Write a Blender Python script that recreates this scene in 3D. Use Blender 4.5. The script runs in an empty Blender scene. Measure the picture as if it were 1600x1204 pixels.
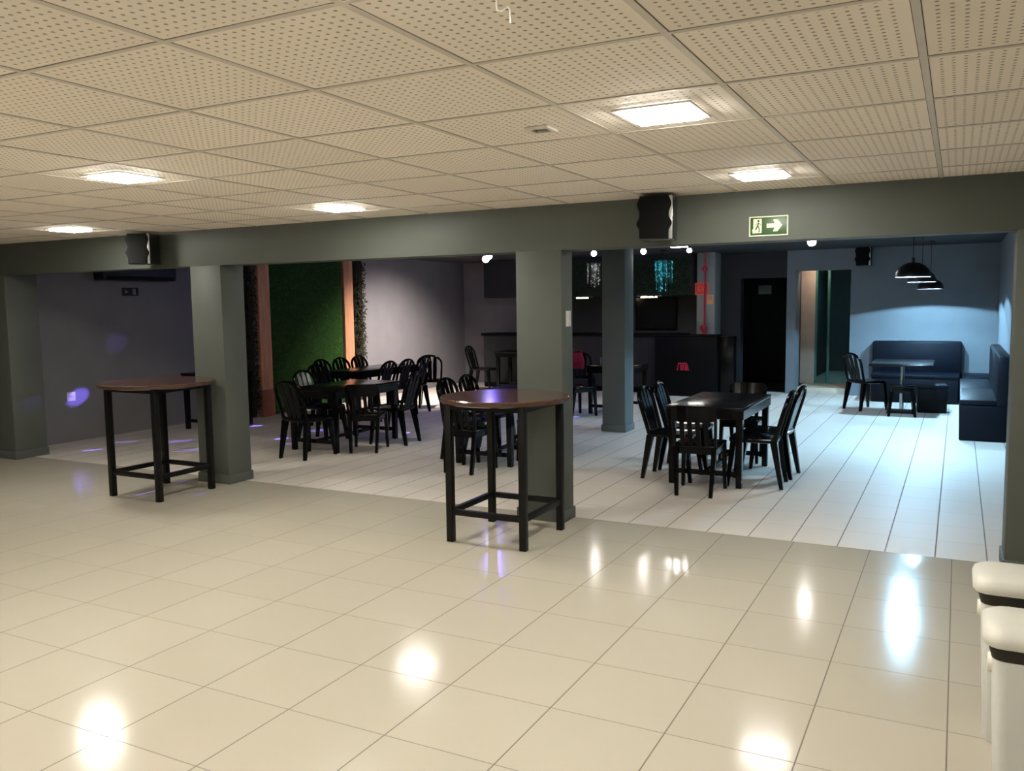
import bpy, bmesh, math, random
from mathutils import Vector, Matrix
random.seed(7)
PI = math.pi
C = bpy.context.scene.collection
sc = bpy.context.scene
ZC = 2.453        # front ceiling
ZB = 2.60         # back room ceiling
YB = 6.0          # beam front

# ------------------------------------------------------------------ materials
def newmat(name):
    m = bpy.data.materials.new(name); m.use_nodes = True
    nt = m.node_tree
    return m, nt, nt.nodes['Principled BSDF']

def pm(name, col, rough=.5, spec=.5, metal=0., var=.12, scale=8., bump=0., coat=0., coat_rough=.1, stretch=None):
    """principled surface with a noise-varied colour (and optional noise bump)"""
    m, nt, b = newmat(name)
    tc = nt.nodes.new('ShaderNodeTexCoord'); mp = nt.nodes.new('ShaderNodeMapping')
    nt.links.new(tc.outputs['Object'], mp.inputs['Vector'])
    if stretch: mp.inputs['Scale'].default_value = stretch
    n = nt.nodes.new('ShaderNodeTexNoise'); n.inputs['Scale'].default_value = scale; n.inputs['Detail'].default_value = 4
    nt.links.new(mp.outputs['Vector'], n.inputs['Vector'])
    r = nt.nodes.new('ShaderNodeValToRGB')
    r.color_ramp.elements[0].position = .3; r.color_ramp.elements[1].position = .7
    r.color_ramp.elements[0].color = [max(0, c*(1-var)) for c in col] + [1]
    r.color_ramp.elements[1].color = [min(1, c*(1+var)) for c in col] + [1]
    nt.links.new(n.outputs['Fac'], r.inputs['Fac']); nt.links.new(r.outputs['Color'], b.inputs['Base Color'])
    b.inputs['Roughness'].default_value = rough; b.inputs['Specular IOR Level'].default_value = spec
    b.inputs['Metallic'].default_value = metal
    b.inputs['Coat Weight'].default_value = coat; b.inputs['Coat Roughness'].default_value = coat_rough
    if bump:
        bp = nt.nodes.new('ShaderNodeBump'); bp.inputs['Strength'].default_value = bump; bp.inputs['Distance'].default_value = .01
        nt.links.new(n.outputs['Fac'], bp.inputs['Height']); nt.links.new(bp.outputs['Normal'], b.inputs['Normal'])
    return m

def em(name, col, strength, base=(.8, .8, .8)):
    m, nt, b = newmat(name)
    b.inputs['Base Color'].default_value = (*base, 1)
    b.inputs['Emission Color'].default_value = (*col, 1); b.inputs['Emission Strength'].default_value = strength
    return m

def _math(nt, op, a, b=None):
    n = nt.nodes.new('ShaderNodeMath'); n.operation = op
    for i, v in enumerate((a, b)):
        if v is None: continue
        if isinstance(v, (int, float)): n.inputs[i].default_value = v
        else: nt.links.new(v, n.inputs[i])
    return n.outputs[0]

def _line(nt, c, pitch, off, half):
    t = _math(nt, 'DIVIDE', _math(nt, 'SUBTRACT', c, off), pitch)
    f = _math(nt, 'ABSOLUTE', _math(nt, 'SUBTRACT', _math(nt, 'FRACT', t), .5))
    return _math(nt, 'GREATER_THAN', f, .5 - half/pitch), t

def _mix(nt, fac, a, b):
    n = nt.nodes.new('ShaderNodeMix'); n.data_type = 'RGBA'
    for s, v in ((n.inputs[0], fac), (n.inputs[6], a), (n.inputs[7], b)):
        if isinstance(v, (int, float)): s.default_value = v
        elif isinstance(v, tuple): s.default_value = (*v, 1)
        else: nt.links.new(v, s)
    return n.outputs[2]

def tile_mat(name, c1, c2, grout, px, ox, py, oy, hx, hy, rough, spec, ystrength=1.):
    m, nt, b = newmat(name)
    tc = nt.nodes.new('ShaderNodeTexCoord'); s = nt.nodes.new('ShaderNodeSeparateXYZ')
    nt.links.new(tc.outputs['Object'], s.inputs[0])
    lx, tx = _line(nt, s.outputs[0], px, ox, hx); ly, ty = _line(nt, s.outputs[1], py, oy, hy)
    ly = _math(nt, 'MULTIPLY', ly, ystrength)
    line = _math(nt, 'MAXIMUM', lx, ly)
    cb = nt.nodes.new('ShaderNodeCombineXYZ')
    nt.links.new(_math(nt, 'FLOOR', tx), cb.inputs[0]); nt.links.new(_math(nt, 'FLOOR', ty), cb.inputs[1])
    wn = nt.nodes.new('ShaderNodeTexWhiteNoise'); nt.links.new(cb.outputs[0], wn.inputs['Vector'])
    ns = nt.nodes.new('ShaderNodeTexNoise'); ns.inputs['Scale'].default_value = 2.2; ns.inputs['Detail'].default_value = 5
    nt.links.new(tc.outputs['Object'], ns.inputs['Vector'])
    f = _math(nt, 'ADD', _math(nt, 'MULTIPLY', wn.outputs['Value'], .4), _math(nt, 'MULTIPLY', ns.outputs['Fac'], .6))
    col = _mix(nt, f, c1, c2)
    nt.links.new(_mix(nt, line, col, grout), b.inputs['Base Color'])
    r = _math(nt, 'ADD', _math(nt, 'MULTIPLY', line, .5), _math(nt, 'ADD', rough-.04, _math(nt, 'MULTIPLY', ns.outputs['Fac'], .08)))
    nt.links.new(r, b.inputs['Roughness'])
    b.inputs['Specular IOR Level'].default_value = spec
    bp = nt.nodes.new('ShaderNodeBump'); bp.inputs['Strength'].default_value = .35; bp.inputs['Distance'].default_value = .002; bp.invert = True
    nt.links.new(line, bp.inputs['Height']); nt.links.new(bp.outputs['Normal'], b.inputs['Normal'])
    return m

def panel_mat(name, col, hole, pitch, ox, oy, px, ux, py, uy):
    """perforated ceiling board: round holes on a square grid, plain margin beside the T bars"""
    m, nt, b = newmat(name)
    tc = nt.nodes.new('ShaderNodeTexCoord'); s = nt.nodes.new('ShaderNodeSeparateXYZ')
    nt.links.new(tc.outputs['Object'], s.inputs[0])
    def cell(c, off):
        t = _math(nt, 'FRACT', _math(nt, 'DIVIDE', _math(nt, 'SUBTRACT', c, off-pitch/2), pitch))
        d = _math(nt, 'MULTIPLY', _math(nt, 'SUBTRACT', t, .5), pitch)
        return _math(nt, 'MULTIPLY', d, d)
    d2 = _math(nt, 'ADD', cell(s.outputs[0], ox), cell(s.outputs[1], oy))
    h = _math(nt, 'LESS_THAN', d2, .006**2)
    mx, tx = _line(nt, s.outputs[0], px, ux, .03); my, ty = _line(nt, s.outputs[1], py, uy, .03)
    h = _math(nt, 'MULTIPLY', h, _math(nt, 'SUBTRACT', 1., _math(nt, 'MAXIMUM', mx, my)))
    cb = nt.nodes.new('ShaderNodeCombineXYZ')
    nt.links.new(_math(nt, 'FLOOR', tx), cb.inputs[0]); nt.links.new(_math(nt, 'FLOOR', ty), cb.inputs[1])
    wn = nt.nodes.new('ShaderNodeTexWhiteNoise'); nt.links.new(cb.outputs[0], wn.inputs['Vector'])
    c = _mix(nt, wn.outputs['Value'], tuple(x*.95 for x in col), tuple(min(1, x*1.04) for x in col))
    nt.links.new(_mix(nt, h, c, hole), b.inputs['Base Color'])
    b.inputs['Roughness'].default_value = .8; b.inputs['Specular IOR Level'].default_value = .2
    return m

WARM = (1., .985, .88); NEUT = (1., .955, .90); COLD = (.42, .78, 1.08)
M = dict(
    paint=pm('grey_wall_paint', (.086, .093, .081), .55, .35, var=.05, scale=3, bump=.05),
    paint_dusk=pm('grey_wall_paint_mauve_lit', (.20, .19, .20), .6, .3, var=.05, scale=3, bump=.05),  # the common grey paint with faint mauve light mixed into the colour
    paint_back=pm('grey_wall_paint_blue_lit', (.165, .185, .205), .6, .3, var=.05, scale=3, bump=.05),  # the common grey paint with the lamps' blue light mixed into the colour
    paint_col=pm('grey_column_paint', (.125, .14, .138), .6, .3, var=.05, scale=3, bump=.05),
    paint_lit=pm('grey_column_paint_bright_lit', (.27, .285, .275), .6, .3, var=.05, scale=3, bump=.05),  # grey raised to stand for stronger light on the pipe column
    paint_dark=pm('black_wall_paint', (.022, .023, .027), .7, .3, var=.1, scale=3),
    charcoal=pm('dark_grey_ceiling', (.05, .05, .052), .8, .2, var=.06, scale=3),  # one even dark grey for the back ceilings
    tbar=pm('ceiling_bar_metal', (.64, .575, .50), .5, .4, var=.04),
    gap=pm('ceiling_gap_shadow', (.17, .135, .105), .9, .1, var=.05),
    black=pm('black_plastic', (.0028, .0026, .0028), .16, .15, var=.2, scale=20),
    blackmat=pm('black_satin_board', (.0025, .0025, .003), .5, .12, var=.2),
    blackw=pm('black_stained_wood', (.004, .0035, .0035), .2, .2, var=.3, scale=14, stretch=(1, 6, 1)),
    steel=pm('black_painted_steel', (.007, .0058, .005), .4, .15, var=.2, scale=15),
    wood=pm('varnished_brown_wood', (.085, .040, .026), .16, .5, var=.35, scale=9, stretch=(1.5, 9, 1), coat=.4, coat_rough=.12),
    woodedge=pm('table_edge_wood', (.060, .030, .020), .35, .5, var=.3, scale=12),
    post=pm('salmon_wood_board', (.60, .28, .15), .6, .3, var=.18, scale=5, stretch=(4, 4, .6), bump=.1),
    postbase=pm('reddish_wood_base', (.28, .09, .06), .6, .3, var=.2, scale=6),
    leaf=pm('dark_green_leaf', (.007, .020, .007), .6, .3, var=.4, scale=9),
    grass=pm('green_turf_blade', (.085, .22, .035), .6, .3, var=.35, scale=7),
    grassback=pm('turf_backing', (.02, .055, .012), .9, .1, var=.3, scale=20),
    dry=pm('dry_brown_foliage', (.030, .028, .014), .7, .2, var=.45, scale=14),
    white=pm('white_plastic', (.62, .61, .57), .38, .5, var=.03),
    whitew=pm('warm_white_plastic', (.66, .63, .57), .42, .5, var=.03),
    rim=pm('brown_black_bag_rim', (.022, .018, .013), .6, .3, var=.2),
    vinyl=pm('navy_black_vinyl', (.0022, .0038, .0085), .5, .16, var=.15, scale=6, bump=.05),
    chrome=pm('chrome_metal', (.62, .64, .66), .2, .5, metal=1., var=.04),
    grille=pm('speaker_grille', (.004, .004, .004), .8, .12, var=.3, scale=60),
    gloss=pm('glossy_black_cabinet', (.012, .012, .013), .14, .6, var=.1),
    silver=pm('silver_trim', (.55, .55, .54), .3, .5, metal=.8, var=.05),
    red=pm('red_pipe_paint', (.50, .02, .06), .3, .5, var=.1),
    signred=pm('red_sign_board', (.92, .05, .03), .45, .4, var=.05),
    signpink=pm('pale_red_sign_print', (.85, .22, .16), .5, .3, var=.04),
    signtan=pm('peach_sign_board', (.80, .40, .23), .5, .3, var=.05),
    signbrown=pm('brown_sign_print', (.40, .17, .05), .5, .3, var=.05),
    signgreen=pm('green_sign_board', (.030, .075, .022), .4, .4, var=.1),
    signcream=pm('cream_sign_print', (.78, .78, .52), .5, .3, var=.04),
    signgrey=pm('grey_sign_print', (.20, .20, .21), .6, .3, var=.04),
    beige=pm('beige_corridor_wall', (.55, .42, .33), .6, .3, var=.05),
    stone=pm('beige_step_stone', (.60, .50, .38), .45, .4, var=.1),
    dteal=pm('dark_room_wall', (.03, .055, .065), .6, .4, var=.1),
    tealfl=pm('pale_tiles_beyond_glass', (.30, .42, .42), .3, .5, var=.06),
    shadein=pm('white_lamp_lining', (.20, .20, .20), .6, .3, var=.02),
    shade=pm('black_lamp_enamel', (.010, .010, .011), .35, .5, var=.1),
    cable=pm('black_cable_rubber', (.012, .012, .012), .6, .3, var=.1),
    clothred=pm('dark_red_cloth', (.20, .012, .035), .8, .2, var=.25, scale=30),
    acbody=pm('black_appliance_shell', (.008, .008, .010), .5, .4, var=.15),
    counter=pm('dark_grey_counter_panel', (.022, .022, .025), .6, .35, var=.12, scale=4),
    lamp=em('warm_panel_light', WARM, 148.),
    lampn=em('neutral_panel_light', NEUT, 90.), lampd=em('dim_panel_light', NEUT, 28.),
    bulbcold=em('cold_lamp_filament', COLD, 52000.),
    globe=em('neutral_globe_glow', NEUT, 100.),
    globew=em('white_globe_glow', (1., .93, .86), 16.),
    strip=em('warm_strip_glow', (1., .80, .48), 14.),
    teal=em('teal_crystal_glow', (.03, .50, .62), .75, (.05, .2, .22)),
    crystal=em('pale_crystal_glow', (.75, .80, .72), .35, (.5, .5, .5)),
    violet=em('violet_lens_glow', (.22, .16, 1.), 420.),
    ledred=em('red_emblem_glow', (.65, .01, .05), .10, (.3, .01, .03)),
    downl=em('corridor_downlight_glow', (1., .80, .64), 130.),
    coolfill=em('added_cool_glow', (.60, .92, 1.), 200.),
)
M['floor'] = tile_mat('beige_polished_tiles', (.465, .42, .346), (.51, .46, .38), (.16, .125, .095), .5, .0135, .503, 2.163, .0028, .0024, .13, .34, .85)
M['floor_back'] = tile_mat('pale_matte_tiles', (.64, .572, .505), (.69, .622, .555), (.24, .22, .20), .306, .219, .46, 6.2, .0042, .003, .5, .2, .35)
M['panel'] = panel_mat('perforated_ceiling_board', (.92, .835, .74), (.38, .32, .26), .0345, -1.108, 1.925, .6235, -1.991, .632, 1.7475)
m, nt, b = newmat('clear_green_glass')
b.inputs['Base Color'].default_value = (.82, .95, .92, 1); b.inputs['Transmission Weight'].default_value = 1.
b.inputs['Roughness'].default_value = .02; b.inputs['IOR'].default_value = 1.15
M['glass'] = m
M['glassedge'] = pm('green_glass_edge', (.06, .17, .14), .2, .5, var=.1)
m, nt, b = newmat('tumbler_glass')
b.inputs['Base Color'].default_value = (.95, .97, .97, 1); b.inputs['Transmission Weight'].default_value = .9; b.inputs['Roughness'].default_value = .05
M['tumbler'] = m

# ------------------------------------------------------------------ mesh helpers
class MB:
    def __init__(s): s.v = []; s.f = []; s.sm = []
    def add(s, vs, fs, smooth=False, mat=None):
        o = len(s.v)
        s.v += [tuple(mat @ Vector(v)) if mat is not None else tuple(v) for v in vs]
        s.f += [[i+o for i in f] for f in fs]; s.sm += [smooth]*len(fs)
        return s
    def box(s, x0, x1, y0, y1, z0, z1, bev=0., mat=None, seg=2):
        if not bev:
            vs = [(x, y, z) for z in (z0, z1) for y in (y0, y1) for x in (x0, x1)]
            return s.add(vs, [(0, 2, 3, 1), (4, 5, 7, 6), (0, 1, 5, 4), (2, 6, 7, 3), (0, 4, 6, 2), (1, 3, 7, 5)], False, mat)
        bm = bmesh.new(); bmesh.ops.create_cube(bm, size=1.)
        for v in bm.verts: v.co = Vector(((x0+x1)/2+v.co.x*(x1-x0), (y0+y1)/2+v.co.y*(y1-y0), (z0+z1)/2+v.co.z*(z1-z0)))
        bmesh.ops.bevel(bm, geom=bm.edges[:], offset=bev, segments=seg, profile=.5, affect='EDGES')
        bm.verts.index_update()
        s.add([v.co[:] for v in bm.verts], [[v.index for v in f.verts] for f in bm.faces], True, mat); bm.free()
        return s
    def loft(s, rings, closed=True, caps=True, smooth=True, mat=None):
        n = len(rings[0]); vs = [p for r in rings for p in r]; fs = []
        for i in range(len(rings)-1):
            for j in range(n if closed else n-1):
                k = (j+1) % n
                fs.append((i*n+j, i*n+k, (i+1)*n+k, (i+1)*n+j))
        if caps: fs += [list(range(n))[::-1], [(len(rings)-1)*n+j for j in range(n)]]
        return s.add(vs, fs, smooth, mat)
    def lathe(s, prof, cx=0, cy=0, n=24, mat=None, caps=True):
        return s.loft([[(cx+r*math.cos(2*PI*j/n), cy+r*math.sin(2*PI*j/n), z) for j in range(n)] for r, z in prof], caps=caps, mat=mat)
    def cyl(s, cx, cy, z0, z1, r, n=20, mat=None): return s.lathe([(r, z0), (r, z1)], cx, cy, n, mat)
    def tube(s, pts, r, n=8, rx=None, mat=None):
        """sweep an ellipse (r across, rx along the second axis) along pts"""
        rings = []; pts = [Vector(p) for p in pts]; up = None
        for i, p in enumerate(pts):
            t = (pts[min(i+1, len(pts)-1)]-pts[max(i-1, 0)]).normalized()
            if up is None:
                a = Vector((0, 0, 1)) if abs(t.z) < .9 else Vector((0, 1, 0))
                up = (a - t*a.dot(t)).normalized()
            else: up = (up - t*up.dot(t)).normalized()
            w = t.cross(up); ri = r[i] if isinstance(r, (list, tuple)) else r; rj = rx if rx else ri
            rings.append([tuple(p+up*ri*math.cos(2*PI*j/n)+w*rj*math.sin(2*PI*j/n)) for j in range(n)])
        return s.loft(rings, mat=mat)
    def taper(s, p0, p1, a0, b0, a1, b1, mat=None):
        """square leg from p0 (bottom) to p1 (top), half sizes a,b"""
        r = lambda p, a, b: [(p[0]-a, p[1]-b, p[2]), (p[0]+a, p[1]-b, p[2]), (p[0]+a, p[1]+b, p[2]), (p[0]-a, p[1]+b, p[2])]
        return s.loft([r(p0, a0, b0), r(p1, a1, b1)], smooth=False, mat=mat)
    def prism(s, poly, y0, y1, mat=None):
        """polygon in xz, extruded along y"""
        n = len(poly); vs = [(x, y0, z) for x, z in poly]+[(x, y1, z) for x, z in poly]
        return s.add(vs, [list(range(n)), [n+i for i in range(n)][::-1]]+[(i, n+i, n+(i+1) % n, (i+1) % n) for i in range(n)], False, mat)
    def sphere(s, c, r, n=14, mat=None, sz=1.):
        prof = [(max(1e-4, r*math.sin(PI*i/n)), c[2]-r*sz*math.cos(PI*i/n)) for i in range(n+1)]
        return s.lathe(prof, c[0], c[1], n+4, mat)
    def obj(s, name, mat, parent=None, loc=None):
        me = bpy.data.meshes.new(name); me.from_pydata(s.v, [], s.f)
        me.polygons.foreach_set('use_smooth', s.sm)
        bm = bmesh.new(); bm.from_mesh(me); bmesh.ops.recalc_face_normals(bm, faces=bm.faces[:]); bm.to_mesh(me); bm.free()
        for mm in (mat if isinstance(mat, (list, tuple)) else [mat]): me.materials.append(M[mm])
        if any(s.sm): me.set_sharp_from_angle(angle=math.radians(40))
        me.update()
        o = bpy.data.objects.new(name, me); C.objects.link(o)
        if parent is not None: o.parent = parent
        if loc: o.location = loc
        return o

def tag(o, label=None, cat=None, group=None, kind=None):
    if label: o['label'] = label
    if cat: o['category'] = cat
    if group: o['group'] = group
    if kind: o['kind'] = kind
    return o
def thing(name, label, cat, loc=(0, 0, 0), rz=0., group=None):
    o = bpy.data.objects.new(name, None); C.objects.link(o)
    o.empty_display_size = .1; o.location = loc; o.rotation_euler = (0, 0, rz)
    return tag(o, label, cat, group)
def struct(name, mb, mat, label=None, parent=None):
    o = mb.obj(name, mat, parent)
    if parent is None: o['kind'] = 'structure'
    if label: o['label'] = label
    return o
def kids(o): return [c for c in C.objects if c.parent == o]
def dup(root, loc, rz, label, group=None):
    r = root.copy(); C.objects.link(r); r.location = loc; r.rotation_euler = (0, 0, rz); r['label'] = label
    if group: r['group'] = group
    for ch in kids(root):
        c = ch.copy(); C.objects.link(c); c.parent = r
        for g in kids(ch):
            d = g.copy(); C.objects.link(d); d.parent = c
    return r

# ------------------------------------------------------------------ the room
XL, XR = -10.2, .58
struct('floor', MB().box(XL-.2, 1.3, -3.2, 6.21, -.08, 0), 'floor', 'polished beige tile floor of the front hall')
struct('floor_back', MB().box(XL-.2, .8, 6.21, 16.45, -.08, 0), 'floor_back', 'pale matte tile floor beyond the beam')
ceil = struct('ceiling', MB().box(XL-.2, 1.3, -3.2, 6.1, ZC, ZC+.05), 'panel', 'suspended ceiling of perforated cream boards')
g = MB(); gd = MB(); k = -14
for k in range(-14, 6):
    x = -1.991+.6235*k
    if XL < x < 1.25:
        g.box(x-.011, x+.011, -3.2, 6.0, ZC-.003, ZC+.01); gd.box(x-.0135, x+.0135, -3.2, 6.0, ZC-.0008, ZC+.01)
for k in range(-8, 8):
    y = 1.7475+.632*k
    if -3.1 < y < 6.0:
        g.box(XL, 1.25, y-.009, y+.009, ZC-.0032, ZC+.01); gd.box(XL, 1.25, y-.0115, y+.0115, ZC-.001, ZC+.01)
struct('ceiling_bar', g, 'tbar', parent=ceil); struct('ceiling_gap', gd, 'gap', parent=ceil)
struct('ceiling_back', MB().box(XL-.2, .8, 6.2, 16.45, ZB, ZB+.05), 'charcoal', 'dark ceiling over the tables beyond the beam')
struct('wall_front', MB().box(XL-.2, 1.4, -3.3, -3.2, 0, ZC+.1), 'paint')
struct('wall_right_hall', MB().box(1.2, 1.4, -3.2, 6.0, 0, ZC+.1), 'paint')
struct('wall_left_hall', MB().box(XL-.2, XL, -3.2, 6.0, 0, ZC+.1), 'paint')
struct('beam', MB().box(XL-.2, 1.4, YB, 6.21, 2.11, ZB+.05, .006), 'paint', 'long grey beam across the hall under the ceiling')
def pillar(x0, x1, y0, y1, z1, label, mat='paint'):
    o = struct('pillar', MB().box(x0, x1, y0, y1, 0, z1, .006), mat, label)
    struct('plinth', MB().box(x0-.012, x1+.012, y0-.012, y1+.012, 0, .09, .004), mat, parent=o)
pillar(XL, -9.57, YB, 6.39, 2.13, 'grey pillar against the dark wall of the hall')
pillar(-6.635, -6.235, YB+.002, 6.30, 2.13, 'grey pillar behind the high table by the dark wall')
pillar(-3.08, -2.69, YB+.002, 6.21, 2.13, 'grey pillar behind the round high table')
pillar(.30, 1.3, YB+.002, 6.34, 2.2, 'grey pier beside the white bins')
pillar(-4.17, -3.85, 10.6, 10.93, ZB, 'slim column lit blue on one side in front of the bar', 'paint_col')
struct('wall_left', MB().box(XL-.2, XL, 6.39, 9.72, 0, ZB), 'paint_dusk', 'dim grey side wall, mauve light mixed into its colour')
struct('wall_left_far', MB().box(XL-.2, -9.65, 9.72, 16.3, 0, ZB), 'paint_dusk', 'side wall behind the turf panel')
struct('wall_right', MB().box(XR, XR+.2, 6.3, 16.5, 0, ZB), 'paint_back', 'blue lit side wall of the lounge corner')
w = MB()                                           # back wall with the doorway
w.box(-2.79, -2.63, 16.25, 16.72, 0, ZB); w.box(-2.63, -1.70, 16.25, 16.72, 2.24, ZB); w.box(-1.70, .78, 16.25, 16.72, 0, ZB)
struct('wall_back', w, 'paint_back', 'grey back wall with the doorway, blue light mixed into its colour')
w = MB(); w.box(-4.30, -3.62, 16.25, 16.5, 0, ZB); w.box(-3.62, -2.79, 16.25, 16.5, 2.12, ZB)
struct('wall_back_dark', w, 'paint_dark', 'black wall around the dark passage')
w = MB(); w.box(-4.5, -4.15, 16.5, 19.0, 0, ZB); w.box(-2.80, -2.70, 16.72, 19.0, 0, ZB); w.box(-4.4, -2.7, 18.9, 19.1, 0, ZB); w.box(-4.2, -2.75, 16.5, 19, 2.3, 2.4)
struct('wall_passage', w, 'paint_dark')
struct('floor_passage', MB().box(-4.4, -2.7, 16.45, 19.0, -.08, 0), 'counter')
d = struct('door_1', MB().box(-4.05, -3.15, 18.84, 18.9, 0, 2.25, .004), 'paint_dark', 'black door at the end of the dark passage')
struct('sign_plate', MB().box(-3.82, -3.55, 18.825, 18.84, 1.84, 2.03), 'white', 'faint grey plate on the black door', d)
w = MB(); w.box(-9.65, -8.15, 16.3, 16.5, 0, ZB); struct('wall_back_bar_side', w, 'paint_dusk', 'plain wall beside the bar')
w = MB(); w.box(-8.15, -4.30, 17.2, 17.4, 0, ZB); w.box(-8.25, -8.15, 16.3, 17.3, 0, ZB); w.box(-4.30, -4.2, 16.25, 17.4, 0, ZB)
struct('wall_bar', w, 'paint', 'dim wall at the back of the bar')
struct('floor_bar', MB().box(-8.2, -4.2, 16.45, 17.3, -.08, 0), 'counter')
struct('ceiling_bar_back', MB().box(-8.3, -4.2, 16.4, 17.4, ZB, ZB+.05), 'charcoal')
# corridor behind the doorway
w = MB(); w.box(-2.70, -2.44, 17.30, 17.5, .1, 2.5); struct('wall_corridor', w, 'beige', 'beige return wall beside the glass door')
w = MB(); w.box(-1.68, -1.5, 16.72, 20.6, 0, 2.6); w.box(-2.70, -2.60, 17.5, 20.6, 0, 2.6); w.box(-2.7, -1.5, 20.5, 20.7, 0, 2.6); w.box(-2.7, -1.5, 16.72, 20.6, 2.42, 2.5)
struct('wall_corridor_dark', w, 'dteal')
struct('floor_corridor', MB().box(-2.62, -1.69, 16.45, 17.36, -.08, .10, .004), 'stone', 'pale stone threshold step in the doorway')
struct('floor_beyond', MB().box(-2.7, -1.5, 17.36, 20.6, -.08, .10), 'tealfl')
d = struct('door_2', MB().box(-2.44, -1.69, 17.33, 17.342, .11, 2.40), 'glass', 'frameless glass door in the lit doorway')
struct('glass_edge', MB().box(-2.455, -2.40, 17.325, 17.347, .11, 2.40), 'glassedge', parent=d)
struct('pull_handle', MB().tube([(-2.19, 17.30, .12), (-2.19, 17.30, 2.39)], .028, 10), 'glassedge', 'pale green upright bar', d)
tag(MB().lathe([(.06, -.01), (.06, .01)]).obj('corridor_downlight', 'downl', loc=(-2.25, 16.98, 2.405)), 'small warm downlight above the doorway step', 'ceiling light')
tag(MB().lathe([(.07, -.01), (.07, .01)]).obj('added_cool_light', 'coolfill', loc=(-2.0, 18.2, 2.405)), 'added cool light beyond the glass door, its source unseen', 'ceiling light')  # invented lamp, added to brighten the floor behind the glass

# ------------------------------------------------------------------ ceiling lights
def make_panel(name, label, x, y, z, mat, group, h=.125):
    t = thing(name, label, 'ceiling light', (x, y, z), 0, group)
    f = MB()
    for a, bq, c, dq in ((-h-.03, h+.03, -h-.03, -h), (-h-.03, h+.03, h, h+.03), (-h-.03, -h, -h, h), (h, h+.03, -h, h)):
        f.box(a, bq, c, dq, -.008, 0)
    f.obj('frame', 'white', t)
    MB().box(-h, h, -h, h, -.0175, -.002).obj('diffuser', mat, t)
    return t
p0 = make_panel('panel_light', 'largest square ceiling light, in the second row before the exit sign', -1.056, 3.33, ZC-.004, 'lamp', 'square panel lights in the hall ceiling')
PL = {(-1.056, 5.226): 'square ceiling light next to the beam above the exit sign',
      (-4.17, 3.33): 'square ceiling light in the second row from the beam, nearer the dark wall',
      (-4.17, 5.226): 'square ceiling light next to the beam between the two pillars',
      (-7.29, 5.226): 'square ceiling light next to the beam above the speaker by the dark wall'}
for x in (-7.29, -4.17, -1.056):
    for y in (5.226, 3.33, 1.434, -.462, -2.358):
        if (x, y) in ((-1.056, 3.33), (-7.29, 3.33), (-7.29, -.462)): continue
        if (x, y) in PL: dup(p0, (x, y, ZC-.004), 0, PL[(x, y)])
        else: dup(p0, (x, y, ZC-.004), 0, 'square ceiling light of the hall behind or beside the viewer')
pb = make_panel('panel_light', 'square ceiling light beyond the beam, seen just below the loudspeaker', -3.98, 13.45, ZB-.012, 'lampn', 'square panel lights beyond the beam', .13)
pd = make_panel('panel_light', 'square ceiling light hidden behind the beam over the long table', -1.5, 8.0, ZB, 'lampd', 'square panel lights beyond the beam', .20)
dup(pd, (-5.6, 8.2, ZB), 0, 'square ceiling light hidden behind the beam over the middle tables')

# pendants over the lounge
def make_pendant(label, loc, top):
    t = thing('pendant_lamp', label, 'pendant lamp', loc, 0, 'dome pendant lamps over the lounge corner')
    R, H = .186, .165; n = 12
    out = [(R*math.cos(PI/2*i/n)+.004, H*math.sin(PI/2*i/n)) for i in range(n)]+[(.02, H), (.02, H+.05), (.006, H+.055)]
    s_ = MB().lathe(out, caps=False, n=32); sh = s_.obj('lamp_shade', 'shade', t)
    MB().lathe([(R*.985*math.cos(PI/2*i/n)+.001, (H-.006)*math.sin(PI/2*i/n)+.001) for i in range(n+1)], caps=False, n=32).obj('lining', 'shadein', sh)
    hd = MB().lathe([(.010, .0605), (.014, .085), (.02, H-.01)], n=12).obj('lamp_holder', 'white', t)
    MB().tube([(.013*math.cos(2*PI*k/14), .013*math.sin(2*PI*k/14), .0555) for k in range(15)], .003, 6).obj('bulb', 'bulbcold', hd)
    MB().tube([(0, 0, H+.05), (0, 0, top-loc[2])], .004, 6).obj('cord', 'cable', t)
    MB().lathe([(.045, top-loc[2]-.02), (.045, top-loc[2])]).obj('ceiling_rose', 'shade', t)
make_pendant('lit black dome pendant lamp, highest and closest of the three', (-.472, 10.75, 1.950), ZB)
make_pendant('lit black dome pendant lamp in the middle of the row of three', (-.469, 13.4, 1.936), ZB)
make_pendant('lit black dome pendant lamp, lowest and closest to the back wall', (-.406, 15.1, 1.851), ZB)

# globe spots on the back ceiling
def make_globe(label, loc, mat='globe', r=.042, tilt=(0, 0)):
    t = thing('globe_spotlight', label, 'spotlight', (loc[0], loc[1], loc[2]), 0, 'round spotlights on the dark ceiling')
    MB().sphere((0, 0, 0), r, 12).obj('bulb', mat, t)
    MB().lathe([(r*.55, r*.8), (r*.75, r*1.2), (.02, r*1.6), (.012, ZB-loc[2])], n=14).obj('spot_housing', 'steel', t)
make_globe('glowing round spotlight in the gap between the pillar and the slim column', (-5.1, 12.63, 2.475))
make_globe('glowing round spotlight beside the slim column, before the teal chandelier', (-4.3, 12.66, 2.475))
make_globe('glowing round spotlight next to the red pipe', (-3.63, 12.81, 2.475), r=.036)
make_globe('glowing round spotlight under the beam above the doorway', (-1.76, 12.06, 2.475), r=.055)
make_globe('glowing white spotlight beside the violet party light', (-7.22, 12.95, 2.475), 'globew', r=.06)

L = bpy.data.lights.new('spot_beam', 'SPOT'); L.energy = 820; L.color = (1., .90, .82); L.spot_size = math.radians(105); L.spot_blend = 1.; L.shadow_soft_size = .03
o = bpy.data.objects.new('spot_beam', L); C.objects.link(o); o.location = (-7.29, 12.95, 2.40); o.rotation_euler = (Vector((-9.1, 13.25, .2))-Vector(o.location)).to_track_quat('-Z', 'Y').to_euler()

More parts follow.
